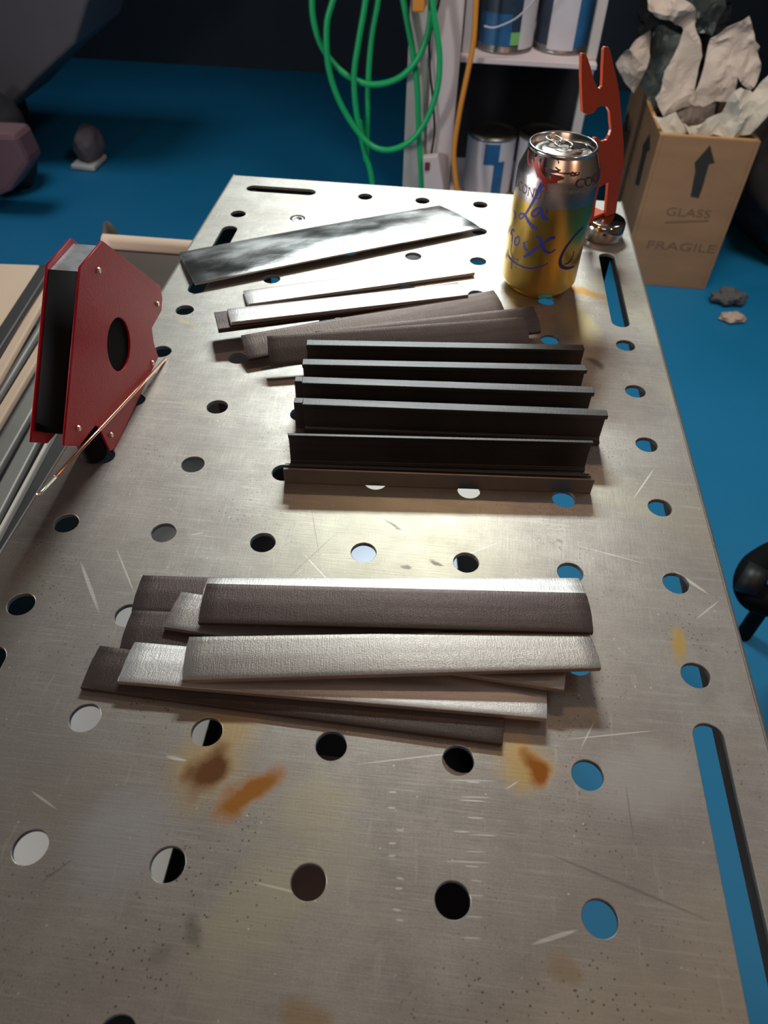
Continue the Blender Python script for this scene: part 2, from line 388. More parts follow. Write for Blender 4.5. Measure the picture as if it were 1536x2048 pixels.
# ------------------------------------------------------------------ welding table
X0, X1, Y0, Y1 = -.5*S, 6.5*S, -3.6*S, 11.55*S
PT = .0025
table = thing('welding_table', 'steel welding table with a grid of round holes and long slots, filling the foreground', 'table', (3*S, 4*S, 0))
def build_plate():
    cu = bpy.data.curves.new('plate_curve', 'CURVE'); cu.dimensions = '2D'; cu.fill_mode = 'BOTH'; cu.extrude = PT/2
    cu.bevel_depth = .0003; cu.offset = -.0003; cu.bevel_resolution = 0
    def spl(pts):
        s = cu.splines.new('POLY'); s.points.add(len(pts)-1)
        for q, p in zip(s.points, pts): q.co = (p[0], p[1], 0, 1)
        s.use_cyclic_u = True
    e = .003
    spl([(X0+e, Y0+e), (X1-e, Y0+e), (X1-e, Y1-e), (X0+e, Y1-e)])
    r = .0076
    def hole(c, rr=r):
        spl([(c[0]+rr*math.cos(t), c[1]+rr*math.sin(t)) for t in [2*math.pi*k/40 for k in range(40)]])
    def slot(a, b2):
        a = Vector(a); b2 = Vector(b2); d = (b2-a).normalized(); n = Vector((-d.y, d.x)); pts = []
        an = math.atan2(d.y, d.x)
        for k in range(17): t = an + math.pi/2 + math.pi*k/16; pts.append((a.x+r*math.cos(t), a.y+r*math.sin(t)))
        for k in range(17): t = an - math.pi/2 + math.pi*k/16; pts.append((b2.x+r*math.cos(t), b2.y+r*math.sin(t)))
        spl(pts)
    for row in range(-3, 12):
        for c in range(7):
            if row == 11 and c in (0, 1, 5, 6): continue
            if row in (8, 9) and c in (0, 6): continue
            if row in (1, 0, -1, -2) and c in (0, 6): continue
            if row == -3 and c in (0, 1, 5, 6): continue
            hole((c*S, row*S))
    for c in (0, 6):
        slot((c*S, 7.57*S), (c*S, 9.43*S)); slot((c*S, -2.4*S), (c*S, 1.43*S))
    slot((.02*S, 11.02*S), (1.0*S, 11.02*S)); slot((5.0*S, 11.02*S), (5.98*S, 11.02*S))
    ob = bpy.data.objects.new('plate_tmp', cu); COL.objects.link(ob)
    dg = bpy.context.evaluated_depsgraph_get()
    me = bpy.data.meshes.new_from_object(ob.evaluated_get(dg))
    bpy.data.objects.remove(ob); me.name = 'table_top'
    me.transform(Matrix.Translation((0, 0, -PT/2)))
    mi = min(v.co.z for v in me.vertices); mxz = max(v.co.z for v in me.vertices)
    me.transform(Matrix.Translation((0, 0, -mxz)))
    for p in me.polygons: p.use_smooth = False
    o = bpy.data.objects.new('table_top', me); me.materials.clear(); me.materials.append(M['table'])
    COL.objects.link(o); o.parent = table; o.matrix_parent_inverse = Matrix.Translation(-table.location)
    o.location = (0, 0, TZ)
    return o
plate = build_plate()
# folded flanges (rounded edge then vertical skirt)
def flange(p, q, nrm):
    p, q, nrm = Vector(p), Vector(q), Vector(nrm); prof = []
    r = .003
    for k in range(7):
        a = math.pi/2 * k/6; prof.append((-r + r*math.sin(a), -r + r*math.cos(a)))
    prof.append((0, -.057)); prof.append((-PT, -.057))
    for k in range(4):
        a = math.pi/2 * (1-k/3); prof.append((-r + (r-PT)*math.sin(a) , -r + (r-PT)*math.cos(a)))
    vs_ = []
    for e_ in (p, q):
        for u, z in prof: vs_.append(e_ + nrm*u + Vector((0, 0, z + TZ)))
    n = len(prof); fs = [tuple(range(n)), tuple(range(n, 2*n))[::-1]]
    for i in range(n): j = (i+1) % n; fs.append((i, n+i, n+j, j))
    bm = bmesh.new(); v = [bm.verts.new(x) for x in vs_]
    for f in fs: bm.faces.new([v[i] for i in f])
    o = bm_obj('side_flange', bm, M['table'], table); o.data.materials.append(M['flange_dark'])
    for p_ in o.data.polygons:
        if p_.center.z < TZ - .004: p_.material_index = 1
    return o
flange((X1, Y0, 0), (X1, Y1, 0), (1, 0, 0)); flange((X0, Y1, 0), (X0, Y0, 0), (-1, 0, 0))
flange((X1-.003, Y1, 0), (X0+.003, Y1, 0), (0, 1, 0)); flange((X0+.003, Y0, 0), (X1-.003, Y0, 0), (0, -1, 0))
for lx in (X0+.02, X1-.02):
    for ly in (Y0+.02, Y1-.02):
        box('leg', (lx-.015, ly-.015, 0), (lx+.015, ly+.015, TZ-.004), M['black'], table, bev=.002)
# cross rail and lower shelf of the table
SH = TZ - .5
box('lower_shelf', (-.42, Y0+.03, SH-.012), (.345, 1.05, SH), M['black'], table, bev=.001)
# plug screwed into one hole
lathe('hole_plug', [(0, -.004), (.0066, -.004), (.0066, -.0012), (.0045, -.0006), (.0042, -.002), (0, -.002)], (1*S, 10*S, TZ), M['alu'], table, 24, caps=False)

# things on the lower shelf, seen through the holes
def quad_sheet(name, pts, th, mt, label, cat):
    P = [un(x, y, -.5) + UP for x, y in pts]
    return tag(prism(name, [p + Vector((0, 0, .0005)) for p in P], Vector((0, 0, th)), mt), label, cat)
quad_sheet('white_board', [(95, 1165), (500, 1165), (318, 1800), (-60, 1800)], .004, M['white'],
           'white board lying on the lower shelf, seen through the left holes in front', 'board')
quad_sheet('brown_grey_board', [(265, 775), (500, 775), (420, 1130), (230, 1130)], .003, M['graymetal'],
           'grey-brown board under the table, seen through the second column of holes', 'board')
quad_sheet('grey_sheet', [(640, 1052), (905, 1052), (915, 1140), (640, 1140)], .002, M['greysheet'],
           'blue-grey metal sheet under the table, seen through the hole behind the front pile', 'sheet')
quad_sheet('white_card', [(680, 925), (1000, 925), (1000, 1040), (680, 1040)], .002, M['white'],
           'white card under the table, seen through the holes before the black channels', 'card')
g = thing('tool_case', 'dark brown case on the lower shelf under the front centre holes', 'case', (.13, .13, SH))
box('case_body', (.06, .06, SH+.001), (.20, .24, SH+.07), M['rust'], g, bev=.008)
box('case_lid', (.058, .058, SH+.0705), (.202, .242, SH+.09), M['rust'], g, bev=.006)
tube('case_handle', [Vector((.10, .05, SH+.05)), Vector((.10, .035, SH+.05)), Vector((.16, .035, SH+.05)), Vector((.16, .05, SH+.05))], .004, M['black'], g)
def coil(c, R_, n, r):
    pts = []
    for k in range(n*20+1):
        t = 2*math.pi*k/20; pts.append(Vector((c[0]+R_*math.cos(t), c[1]+R_*math.sin(t), c[2] + r + k/20*r*2.0)))
    return pts
c_ = un(922, 1525, -.49) + UP
tag(tube('cable_coil', coil((c_.x, c_.y, SH+.001), .028, 4, .004), .004, M['tan']), 'coiled tan cable lying on the shelf under the dark front hole', 'cable')

# ------------------------------------------------------------------ flat bars
def strip(label, FL, FR, zl, zr, W=.0254, roll=0., T=.003, mt='mid_steel', crown=.0005, skl=0., skr=0., group=None, name='flat_bar', BL=None, cat='steel bar', nx=24, bow=0., twist=0.):
    a = un(*FL, zl) + UP; b = un(*FR, zr) + UP; e = b - a; Ln = e.length; e.normalize()
    pd = Vector((0, 0, 1)).cross(e).normalized(); u = e.cross(pd)
    r = math.radians(roll); wv = pd*math.cos(r) + u*math.sin(r); n = e.cross(wv)
    # local frame: x along bar, y across (away), z normal; top face front edge at y=0,z=0
    ny = 8; vs_ = []; fs = []
    mid = Ln/2
    rnd = random.Random(hash(label) % 1000 if False else len(label)*7+int(FL[0]))
    for side in (0, 1):
        for i in range(nx+1):
            for j in range(ny+1):
                v = j/ny; t = i/nx
                x = (skl*v)*(1-t) + (Ln + skr*v)*t - mid
                if i == 0: x += .0004*math.sin(v*math.pi)*-1 + rnd.uniform(-1, 1)*.00012
                if i == nx: x += .0008*math.sin(v*math.pi) + rnd.uniform(-1, 1)*.00012
                z = crown*(math.sin(v*math.pi)) + bow*math.sin(t*math.pi) - crown*.2
                if side: z = -T + bow*math.sin(t*math.pi)
                z += math.tan(math.radians(twist*(t-.5)))*(v-.5)*W
                vs_.append(Vector((x, v*W - W/2, z)))
    K = (nx+1)*(ny+1)
    idx = lambda s, i, j: s*K + i*(ny+1) + j
    for i in range(nx):
        for j in range(ny):
            fs.append((idx(0,i,j), idx(0,i+1,j), idx(0,i+1,j+1), idx(0,i,j+1)))
            fs.append((idx(1,i,j+1), idx(1,i+1,j+1), idx(1,i+1,j), idx(1,i,j)))
    for i in range(nx):
        fs.append((idx(1,i,0), idx(1,i+1,0), idx(0,i+1,0), idx(0,i,0)))
        fs.append((idx(0,i,ny), idx(0,i+1,ny), idx(1,i+1,ny), idx(1,i,ny)))
    for j in range(ny):
        fs.append((idx(0,0,j), idx(0,0,j+1), idx(1,0,j+1), idx(1,0,j)))
        fs.append((idx(1,nx,j), idx(1,nx,j+1), idx(0,nx,j+1), idx(0,nx,j)))
    o = mesh_obj(name, vs_, fs, M[mt])
    top = 2*nx*ny
    for k in range(top):
        o.data.polygons[k].use_smooth = True
    c = a + e*mid + wv*(W/2)
    mw = Matrix((e, wv, n)).transposed().to_4x4(); mw.translation = c; o.matrix_world = mw
    bevel(o, .0003, 2, 50)
    return tag(o, label, cat, group)
GF = 'flat steel bars in the front pile'; GR = 'steel bars in the rear pile'
strip('dark brown flat bar at the bottom front of the front pile', (160,1375), (1005,1488), .003, .003, roll=0, mt='dark_steel', group=GF)
strip('dark flat bar sticking out left under the pale bar, middle left of the front pile', (238,1297), (1000,1335), .003, .003, roll=0, mt='dark_steel', group=GF)
strip('dark flat bar sticking out left at the back corner of the front pile', (262,1222), (1010,1245), .003, .003, roll=0, mt='dark_steel', group=GF)
strip('pale ground flat bar, second from the front edge of the front pile', (235,1362), (1095,1437), .0068, .0066, roll=-6, mt='bright_steel', group=GF)
strip('grey flat bar running slantwise, its right end under the top front bar', (327,1253), (1129,1380), .0066, .0104, roll=-4, mt='mid_steel', group=GF)
strip('long grey-to-silver flat bar lying on top at the front of the front pile', (362,1358), (1202,1338), .0112, .0142, roll=-3, twist=-9, mt='mid_steel', group=GF, skr=-.001)
strip('bright silver flat bar at the back edge of the front pile, half covered', (399,1214), (1180,1213), .0102, .0102, roll=-13, mt='bright_steel', group=GF)
strip('dark purple-brown flat bar lying on the bright silver bar at the back', (396,1245), (1187,1265), .0126, .0140, roll=3, mt='dark_steel', group=GF)

strip('wide ground steel plate at the back of the table, cloudy silver shine', (390,567), (962,455), .0065, .0055, W=.066, roll=-2, T=.002, mt='sheet', name='steel_plate', cat='steel plate', crown=.0012, skl=.002, skr=-.012, bow=.001)
strip('pale flat bar behind the others, nearest to the wide plate', (496,608), (950,545), .0040, .0040, W=.0255, roll=-3, mt='bright_steel', group=GR)
strip('dark brown flat bar with its right end nearest to the can shadow', (640,716), (1083,663), .0050, .0085, roll=22, mt='dark_steel', group=GR)
strip('brown flat bar between the channel piece and the tilted bar', (497,718), (1010,622), .0070, .0100, roll=14, mt='dark_steel', group=GR)
strip('brown tilted flat bar right behind the row of black channels', (540,731), (1060,690), .0100, .0110, roll=27, mt='dark_steel', group=GR)

def channel(label, A, B, prof, mt='chan', name='steel_channel', group='black steel channels standing in a row', cat='steel channel', cope=0.):
    """prof: list of (y, z) in the section plane, y toward the viewer is negative; extruded from A to B"""
    e = B - A; Ln = e.length; e.normalize(); pd = Vector((0, 0, 1)).cross(e).normalized(); u = e.cross(pd)
    bm = bmesh.new(); n = len(prof); ra = []; N_ = 14
    for i in range(N_+1):
        x = -Ln/2 + Ln*i/N_
        ra.append([bm.verts.new((x, y, z)) for y, z in prof])
    bm.faces.new(ra[0]); bm.faces.new(ra[-1][::-1])
    for p_, q_ in zip(ra, ra[1:]):
        for k in range(n): bm.faces.new((p_[k], q_[k], q_[(k+1)%n], p_[(k+1)%n]))
    o = bm_obj(name, bm, M[mt])
    mw = Matrix((e, pd, u)).transposed().to_4x4(); mw.translation = (A+B)/2; o.matrix_world = mw
    bevel(o, .0004, 2, 35)
    return tag(o, label, cat, group)
def cprof(h, fl, t=.0028, lip=.0032, fil=.0025, bfl=None):
    """C section, origin at top front edge; web at the back, flanges toward the viewer"""
    bfl = fl if bfl is None else bfl
    P = [(0, 0), (0, -lip)]
    P += [(fl - t - fil, -lip - .0002)]
    for k in range(1, 4): a = math.pi/2*k/4; P.append((fl - t - fil + fil*math.sin(a), -lip - .0002 - fil*(1-math.cos(a))))
    P += [(fl - t, -lip - fil - .0002), (fl - t, -h + t + fil)]
    for k in range(1, 4): a = math.pi/2*k/4; P.append((fl - t - fil*(1-math.cos(a)), -h + t + fil*(1 - math.sin(a))))
    P += [(fl - t - fil, -h + t), (fl - bfl, -h + t), (fl - bfl, -h), (fl, -h), (fl, 0)]
    return P
H = .027
chs = [((612,690),(1167,700),'rearmost black steel channel of the standing row', .0072),
       ((604,729),(1175,741),'second black steel channel from the back of the row', .0072),
       ((603,766),(1190,786),'third black steel channel from the back, middle of the row', .0072),
       ((604,809),(1217,832),'fourth black steel channel, reaching farthest to the right', .0066)]
for i, (p, q, lb, fl) in enumerate(chs):
    channel(lb, un(*p, H)+UP, un(*q, H)+UP, cprof(H-.0002, fl))
def shift(p, q, dl, dr, dy, z):
    a = un(*p, H)+UP; b = un(*q, H)+UP; e = (b-a).normalized(); pd = Vector((0, 0, 1)).cross(e).normalized()
    a = a + e*dl + pd*dy; b = b + e*dr + pd*dy; a.z = b.z = TZ + z; return a, b
for (i, dl, dr, lb) in ((0, .006, .0035, 'low black channel peeking out right behind the rearmost channel'),
                        (1, .004, -.0005, 'low black channel hidden behind the second channel, its end showing at right'),
                        (2, -.0062, -.006, 'low black channel sticking out left behind the third channel'),
                        (3, -.0068, -.010, 'low black channel sticking out left behind the fourth channel')):
    p, q, _, fl = chs[i]
    A, B = shift(p, q, dl, dr, fl+.0006, .0225)
    channel(lb, A, B, [(0, 0), (0, -.0223), (.0028, -.0223), (.0028, -.003), (.006, -.003), (.006, 0)])
channel('fifth black steel channel with a thin bright top edge', un(575,871,H)+UP, un(1188,886,H)+UP,
        [(0, 0), (.0008, -.0012), (.0028, -.006), (.0034, -.012), (.0030, -.019), (.0024, -.0240), (.0005, -.0246), (.0005, -.0268), (.006, -.0268), (.006, -.012), (.0052, -.005), (.0026, 0)])
channel('low grey channel lying along the front of the black channel row', un(566,939,.0125)+UP, un(1190,961,.0125)+UP,
        [(0, 0), (.0002, -.0004), (.0004, -.0050), (.0004, -.0122), (.0100, -.0122), (.0100, -.0035), (.0078, -.0035), (.0078, -.0095), (.0028, -.0095), (.0018, -.0055), (.0018, 0)], mt='chan_front', name='steel_channel')
channel('narrow channel piece in front of the pale bars of the rear pile', un(436,658,.0165)+UP, un(936,594,.0150)+UP,
        [(0, 0), (0, -.004), (.0025, -.004), (.0025, -.0022), (.023, -.0022), (.023, -.004), (.0255, -.004), (.0255, 0)], group=GR, mt='dark_steel')
strip('pale flat bar resting on the narrow channel piece in the rear pile', (462,644), (937,589), .0200, .0170, W=.024, roll=-5, mt='bright_steel', group=GR)

# ------------------------------------------------------------------ welding magnet
xm = un(225, 905).x + .0003
mg = thing('welding_magnet', 'red arrow-shaped welding magnet standing on edge at the left side of the table', 'magnet', (xm-.01, .29, TZ))
out = [(207,487),(322,577),(326,600),(324,626),(305,660),(309,690),(318,718),(232,900),(222,906),(216,893),(200,858),(193,855),(160,897),(130,895),(163,540)]
def mp_(p, x=xm): return unp(p[0], p[1], 0, x)
O3 = [mp_(p) for p in out]
mz = min(p.z for p in O3); 
hc = (mp_((210,690))+mp_((265,690))+mp_((238,622))+mp_((238,755)))/4
def magplate(x0, x1, parent, name, mt, hole=True, pts=O3, hr=.0178):
    cu = bpy.data.curves.new('c', 'CURVE'); cu.dimensions = '2D'; cu.fill_mode = 'BOTH'; cu.extrude = abs(x1-x0)/2 - .0003
    cu.bevel_depth = .0003; cu.bevel_resolution = 1; cu.offset = -.0003
    def spl(P):
        s = cu.splines.new('POLY'); s.points.add(len(P)-1)
        for q, p in zip(s.points, P): q.co = (p[0], p[1], 0, 1)
        s.use_cyclic_u = True
    spl([(p.y, p.z - min(0, mz)) for p in pts])
    if hole: spl([(hc.y+hr*math.cos(t), hc.z+hr*math.sin(t)) for t in [2*math.pi*k/48 for k in range(48)]])
    ob = bpy.data.objects.new('t', cu); COL.objects.link(ob)
    me = bpy.data.meshes.new_from_object(ob.evaluated_get(bpy.context.evaluated_depsgraph_get()))
    bpy.data.objects.remove(ob); me.name = name
    # local (x,y,z) -> world (z+xc, x, y)
    xc = (x0+x1)/2
    me.transform(Matrix(((0,0,1,xc),(1,0,0,0),(0,1,0,TZ),(0,0,0,1))))
    return link(name, me, mt, parent)
th = .0016
magplate(xm-th, xm, mg, 'side_plate', M['red'])
magplate(xm-.0200-th, xm-.0200, mg, 'side_plate', M['red'])
def inset(P, d):
    c = sum(P, Vector())/len(P); return [p + (c-p).normalized()*d for p in P]
core = magplate(xm-.0199, xm-th-.0001, mg, 'magnet_core', M['black'], False, [mp_(p) + Vector((0,0,0)) for p in [(222,503),(300,580),(305,600),(300,650),(292,690),(296,715),(222,876),(204,846),(190,846),(160,876),(136,872),(164,549),(178,556)]])
# aluminium spacer closing the upper end
top = [mp_(p) for p in [(207,489),(163,542)]]
d_ = (top[0]-top[1]).normalized(); nn = Vector((0, d_.z, -d_.y)); nn = -nn if nn.z > 0 else nn
sp_ = [top[0] + nn*.0010, top[1] + nn*.0010, top[1] + nn*.006, top[0] + nn*.006]
sp_ = [Vector((xm-.0198, p.y, p.z+TZ)) for p in sp_]
prism('end_spacer', sp_, Vector((.0180, 0, 0)), M['alu'], mg)
for p in [(197,541),(315,608),(305,726),(157,857),(222,870)]:
    q = mp_(p); bm = bmesh.new()
    bmesh.ops.create_cone(bm, cap_ends=True, segments=16, radius1=.0021, radius2=.0015, depth=.0012,
                          matrix=Matrix.Translation((xm+.0005, q.y, q.z+TZ)) @ Matrix.Rotation(math.pi/2, 4, 'Y'))
    bm_obj('rivet', bm, M['zinc'], mg)
# black cylinder added for the core's shadow and reflection under the magnet
bm = bmesh.new()
lathe('core_shadow_plug', [(0, .0002), (.0078, .0002), (.0086, .002), (.0086, .020), (.007, .022), (0, .022)], (xm-.0108, .2470, TZ), M['black'], mg, 24, caps=False)

# filler rod leaning across the magnet
A = unp(77, 990, 0, xm+.0018)+UP; B = unp(331, 720, 0, xm+.0018)+UP; B.z = max(B.z, TZ+.0012)
rod = thing('filler_rod', 'thin copper filler rod leaning across the face of the red magnet', 'rod', A)
tube('rod_body', [A.lerp(B, .10), A.lerp(B, .4) , A.lerp(B, .7), B], .0011, M['copper'], rod, 10)
tube('rod_tip', [A, A.lerp(B, .02), A.lerp(B, .0995)], [.0013, .0009, .0010], M['brass'], rod, 10)

# ------------------------------------------------------------------ can
cc = Vector((.3022, .5232, TZ)); CR = .0331
can = thing('drink_can', 'open gold and silver aluminium drink can with blue script at the rear right', 'can', cc)
ZB = .0835   # top of the gold print
cbody = lathe('can_body', [(.0215, .0030), (.0235, .0003), (.0250, .0), (.0265, .0012), (.0305, .0055), (CR, .0100), (CR, ZB)], cc, M['gold'], can, 96, caps=False)
cshould = lathe('can_shoulder', [(CR, ZB), (CR, .1020), (.0325, .1045), (.0300, .1105), (.0278, .1160), (.0266, .1185)], cc, M['silver'], can, 96, caps=False)
lathe('can_bottom', [(0, .0095), (.012, .0080), (.0215, .0030)], cc, M['bare'], can, 48, caps=False)
# rim and lid
lid = lathe('can_lid', [(.0264, .1183), (.0272, .1192), (.0276, .1206), (.0270, .1220), (.0259, .1221), (.0253, .1210), (.0245, .1165), (.0238, .1150), (.0230, .1150), (.0222, .1168), (.0212, .1172), (.0165, .1172), (.0160, .1169), (.0155, .1172), (0, .1172)], cc, M['bare'], can, 96, caps=False)
# mouth opening: dark recess with rim, toward +x / -y of the lid
def disc(name, c, rx, ry, rot, z0, z1, mt, parent, n=36):
    bm = bmesh.new(); ra = []; 
    for z in (z0, z1):
        ra.append([bm.verts.new((c[0]+rx*math.cos(t)*math.cos(rot)-ry*math.sin(t)*math.sin(rot), c[1]+rx*math.cos(t)*math.sin(rot)+ry*math.sin(t)*math.cos(rot), z)) for t in [2*math.pi*k/n for k in range(n)]])
    bm.faces.new(ra[0][::-1]); bm.faces.new(ra[1])
    for k in range(n): bm.faces.new((ra[0][k], ra[0][(k+1)%n], ra[1][(k+1)%n], ra[1][k]))
    return bm_obj(name, bm, mt, parent)
mo = un(1147, 292, .1175)
mo = Vector((mo.x, mo.y, 0))
disc('mouth_hole', mo, .0105, .0078, .15, TZ+.1168, TZ+.11735, M['black'], lid)
bm = bmesh.new(); tube_bm(bm, [Vector((mo.x+.0112*math.cos(t)*math.cos(.15)-.0085*math.sin(t)*math.sin(.15), mo.y+.0112*math.cos(t)*math.sin(.15)+.0085*math.sin(t)*math.cos(.15), TZ+.1175)) for t in [2*math.pi*k/36 for k in range(37)]], .0006, 8)
bm_obj('mouth_rim', bm, M['bare'], lid, True)
# pull tab: two loops, raised
t0 = un(1098, 272, .121)+UP; t1 = un(1139, 296, .1188)+UP
ax = (t1-t0).normalized(); sd = Vector((0,0,1)).cross(ax).normalized()
bm = bmesh.new()
for (s0, s1, wd) in ((0, .52, .0062), (.46, 1.0, .0074)):
    pts = []
    cmid = t0.lerp(t1, (s0+s1)/2); hl = (t1-t0).length*(s1-s0)/2
    for k in range(29):
        t = 2*math.pi*k/28; pts.append(cmid + ax*hl*math.copysign(abs(math.cos(t))**.7, math.cos(t)) + sd*wd*.9*math.copysign(abs(math.sin(t))**.8, math.sin(t)))
    tube_bm(bm, pts, .0009, 8)
tabo = bm_obj('pull_tab', bm, M['bare'], lid, True)
pm = t0.lerp(t1, .78)
disc('tab_rivet', (pm.x, pm.y), .0035, .003, 0, TZ+.1172, TZ+.1188, M['bare'], lid)

# printing on the can
def oncan(px, py, lift=.00012):
    d = ray(px, py); c = Vector((CX, CY, CZ)) - Vector((cc.x, cc.y, 0)); r = CR + lift
    a = d.x**2+d.y**2; b_ = 2*(c.x*d.x+c.y*d.y); k = c.x**2+c.y**2-r*r; D = b_*b_-4*a*k
    s = (-b_ - math.sqrt(max(D, 0)))/(2*a); p = c + d*s
    return math.atan2(p.y, p.x), p.z
def zc(x, y): return 960 + x/4.518, 230 + y/4.518
def stroke(bm, pts, wds, lift=.00012):
    P = []
    for (x, y) in pts:
        th_, z = oncan(*zc(x, y)); P.append(Vector((th_*CR, z, 0)))
    C_ = catmull(P, 6); n = len(C_)
    if isinstance(wds, (int, float)): wds = [wds]*len(pts)
    prev = None
    for i, p in enumerate(C_):
        t = (C_[min(i+1, n-1)] - C_[max(i-1, 0)]); t = t.normalized() if t.length > 0 else Vector((1,0,0))
        nrm = Vector((-t.y, t.x, 0)); s = i/(n-1)*(len(wds)-1); k = min(int(s), len(wds)-2); wd = (wds[k]*(1-(s-k)) + wds[k+1]*(s-k))*.00122/2
        pr_ = []
        for sgn in (-1, 1):
            q_ = p + nrm*wd*sgn; a = q_.x/CR; r = CR + lift
            pr_.append(bm.verts.new((cc.x + r*math.cos(a), cc.y + r*math.sin(a), TZ + q_.y)))
        if prev: bm.faces.new((prev[0], prev[1], pr_[1], pr_[0]))
        prev = pr_
bm = bmesh.new()
stroke(bm, [(565,622),(535,670),(490,760),(440,850),(395,915),(365,940),(352,915),(368,890),(405,905),(435,960),(470,1005),(515,1030)], [3.2,2.6,1.8,1.6,1.4,1.0,1.0,1.2,2.0,2.2,2.6,2.0])
stroke(bm, [(548,838),(505,850),(470,888),(478,918),(512,905),(545,862),(552,845),(556,890),(572,930),(595,940),(620,930)], [1.4,1.6,1.6,1.4,1.2,1.4,1.6,2.4,2.8,2.4,.8])
stroke(bm, [(600,835),(604,870),(594,905)], [.6,1.2,.6])
stroke(bm, [(275,1085),(284,1050),(300,1035),(305,1060)], [1.0,1.4,1.2,.8]); stroke(bm, [(285,1060),(290,1100),(286,1145)], 1.2)
stroke(bm, [(345,1095),(318,1120),(312,1160),(330,1178),(352,1150),(350,1110),(338,1095)], 1.3)
stroke(bm, [(385,1160),(400,1158),(398,1190),(412,1215),(435,1220)], [1.0,1.8,1.8,1.6,1.0]); stroke(bm, [(420,1140),(428,1150)], 1.8)
stroke(bm, [(508,1088),(535,1120),(560,1180),(590,1230),(635,1245),(685,1212)], [1.2,2.4,2.6,2.2,1.2,.6])
stroke(bm, [(678,1105),(640,1115),(585,1150),(510,1205),(450,1250),(395,1285)], [2.4,2.0,1.4,1.6,2.4,1.8])
stroke(bm, [(250,1260),(275,1300),(330,1345),(430,1385),(540,1375),(615,1340)], [1.0,1.8,1.2,1.0,1.0,.5])
stroke(bm, [(290,1150),(278,1230),(300,1290),(350,1310)], .7); stroke(bm, [(286,1300),(284,1390)], 1.0)
stroke(bm, [(305,860),(318,900),(308,950)], [.6,1.6,.8])
stroke(bm, [(935,1010),(860,1090),(775,1200),(728,1300),(735,1365),(790,1385),(850,1370)], [1.6,1.8,1.8,2.2,2.6,2.2,1.4])
stroke(bm, [(850,1230),(835,1290),(800,1335),(760,1350)], [.8,1.2,1.2,.8])
bm_obj('script_lettering', bm, M['blue_ink'], cbody)
bm = bmesh.new()
for pts, wd in [([(440,320),(432,380),(440,440),(470,470)], 1.6), ([(500,380),(510,450),(545,540),(610,595),(700,600)], [1.5,2.5,3.5,3.0,2.0]), ([(470,400),(500,480),(530,560)], 1.6),
                ([(560,560),(590,640),(600,690)], [2.5,2,1]), ([(640,560),(700,575),(760,570)], [2,3,1.5]), ([(700,520),(790,528),(880,520)], [.6,1.0,.6])]:
    stroke(bm, pts, wd, .0001)
bm_obj('red_print', bm, M['red_ink'], cshould)
bm = bmesh.new()
for pts, wd in [([(590,475),(630,500),(690,510),(730,495)], [1.0,2.2,1.6,.8]), ([(610,530),(660,545),(740,555)], [1.6,1.2,.8]), ([(830,515),(880,545),(900,515)], .9), ([(690,400),(712,420),(705,440)], .6),
                ([(590,500),(620,520),(640,545)], .8), ([(680,470),(720,500)], .8), ([(840,545),(890,540)], .8)]:
    stroke(bm, pts, wd, .00014)
bm_obj('fruit_print', bm, M['dk_ink'], cshould)
def text_mesh(body, size):
    cu = bpy.data.curves.new('txt', 'FONT'); cu.body = body; cu.size = size; cu.resolution_u = 3
    ob = bpy.data.objects.new('txt', cu); COL.objects.link(ob)
    me = bpy.data.meshes.new_from_object(ob.evaluated_get(bpy.context.evaluated_depsgraph_get()))
    bpy.data.objects.remove(ob); return me
def can_text(body, px, py, size, mt, name, sx=1.0):
    th_, z = oncan(*zc(px, py)); me = text_mesh(body, size)
    for v in me.vertices:
        a = th_ + v.co.x*sx/CR; r = CR + .00013; zz = z + v.co.y
        v.co = (cc.x + r*math.cos(a), cc.y + r*math.sin(a), TZ + zz)
    return link(name, me, mt, cshould)
can_text('COCONUT', 850, 665, .0105, M['dk_ink'], 'flavour_lettering', 1.15)
can_text('COCONUT', 300, 600, .0105, M['dk_ink'], 'flavour_lettering', 0.85)
can_text('NATURALLY ESSENCED', 640, 700, .0042, M['soft_ink'], 'small_lettering')
can_text('SPARKLING WATER', 800, 715, .0042, M['soft_ink'], 'small_lettering')
can_text('WATER', 385, 640, .0045, M['soft_ink'], 'small_lettering')

# ------------------------------------------------------------------ magnet puck and orange torch holder
pk = Vector((.3712, .6300, TZ))
puck = thing('magnetic_base', 'polished round magnetic base under the orange holder, beside the can', 'magnet base', pk)
lathe('base_cup', [(0, .0001), (.0195, .0001), (.0203, .001), (.0203, .0150), (.0194, .0163)], pk, M['chrome'], puck, 64, caps=False)
lathe('base_cap', [(.0194, .0164), (.0188, .0174), (.0165, .0181), (.006, .0184), (0, .0184)], pk, M['chrome'], puck, 64, caps=False)
hA = un(1172, 450, .0186); hB = un(1232, 426, .0186); hd = hB - hA; hd.z = 0; hd.normalize(); hn = Vector((hd.y, -hd.x, 0))
holder = thing('torch_holder', 'orange steel torch holder plate with two prongs standing behind the can', 'torch holder', (pk.x, pk.y, TZ+.0186))
def zo(x, y): return 1136 + x/3.3025, y/3.3025
ol = [(92,365),(100,352),(118,356),(132,385),(150,440),(170,520),(195,575),(212,588),(226,575),(230,520),(232,440),(236,380),(238,325),(250,308),(272,312),(284,345),(300,420),(322,510),(340,610),(350,720),(362,850),(370,960),(370,1080),(352,1180),(332,1300),(318,1406),
      (250,1434),(260,1300),(268,1205),(205,1240),(188,1320),(168,1468),(110,1492),(122,1400),(150,1240),(175,1150),(188,1050),(186,960),(176,910),(192,908),(225,935),(258,925),(276,895),(288,860),(282,800),(278,740),(262,708),(228,698),(196,712),(170,745),(125,762),(100,742),(94,640),(90,500)]
def onh(px, py):
    d = ray(px, py); c = Vector((CX, CY, CZ)); return c + d*((hA - c).dot(hn)/d.dot(hn))
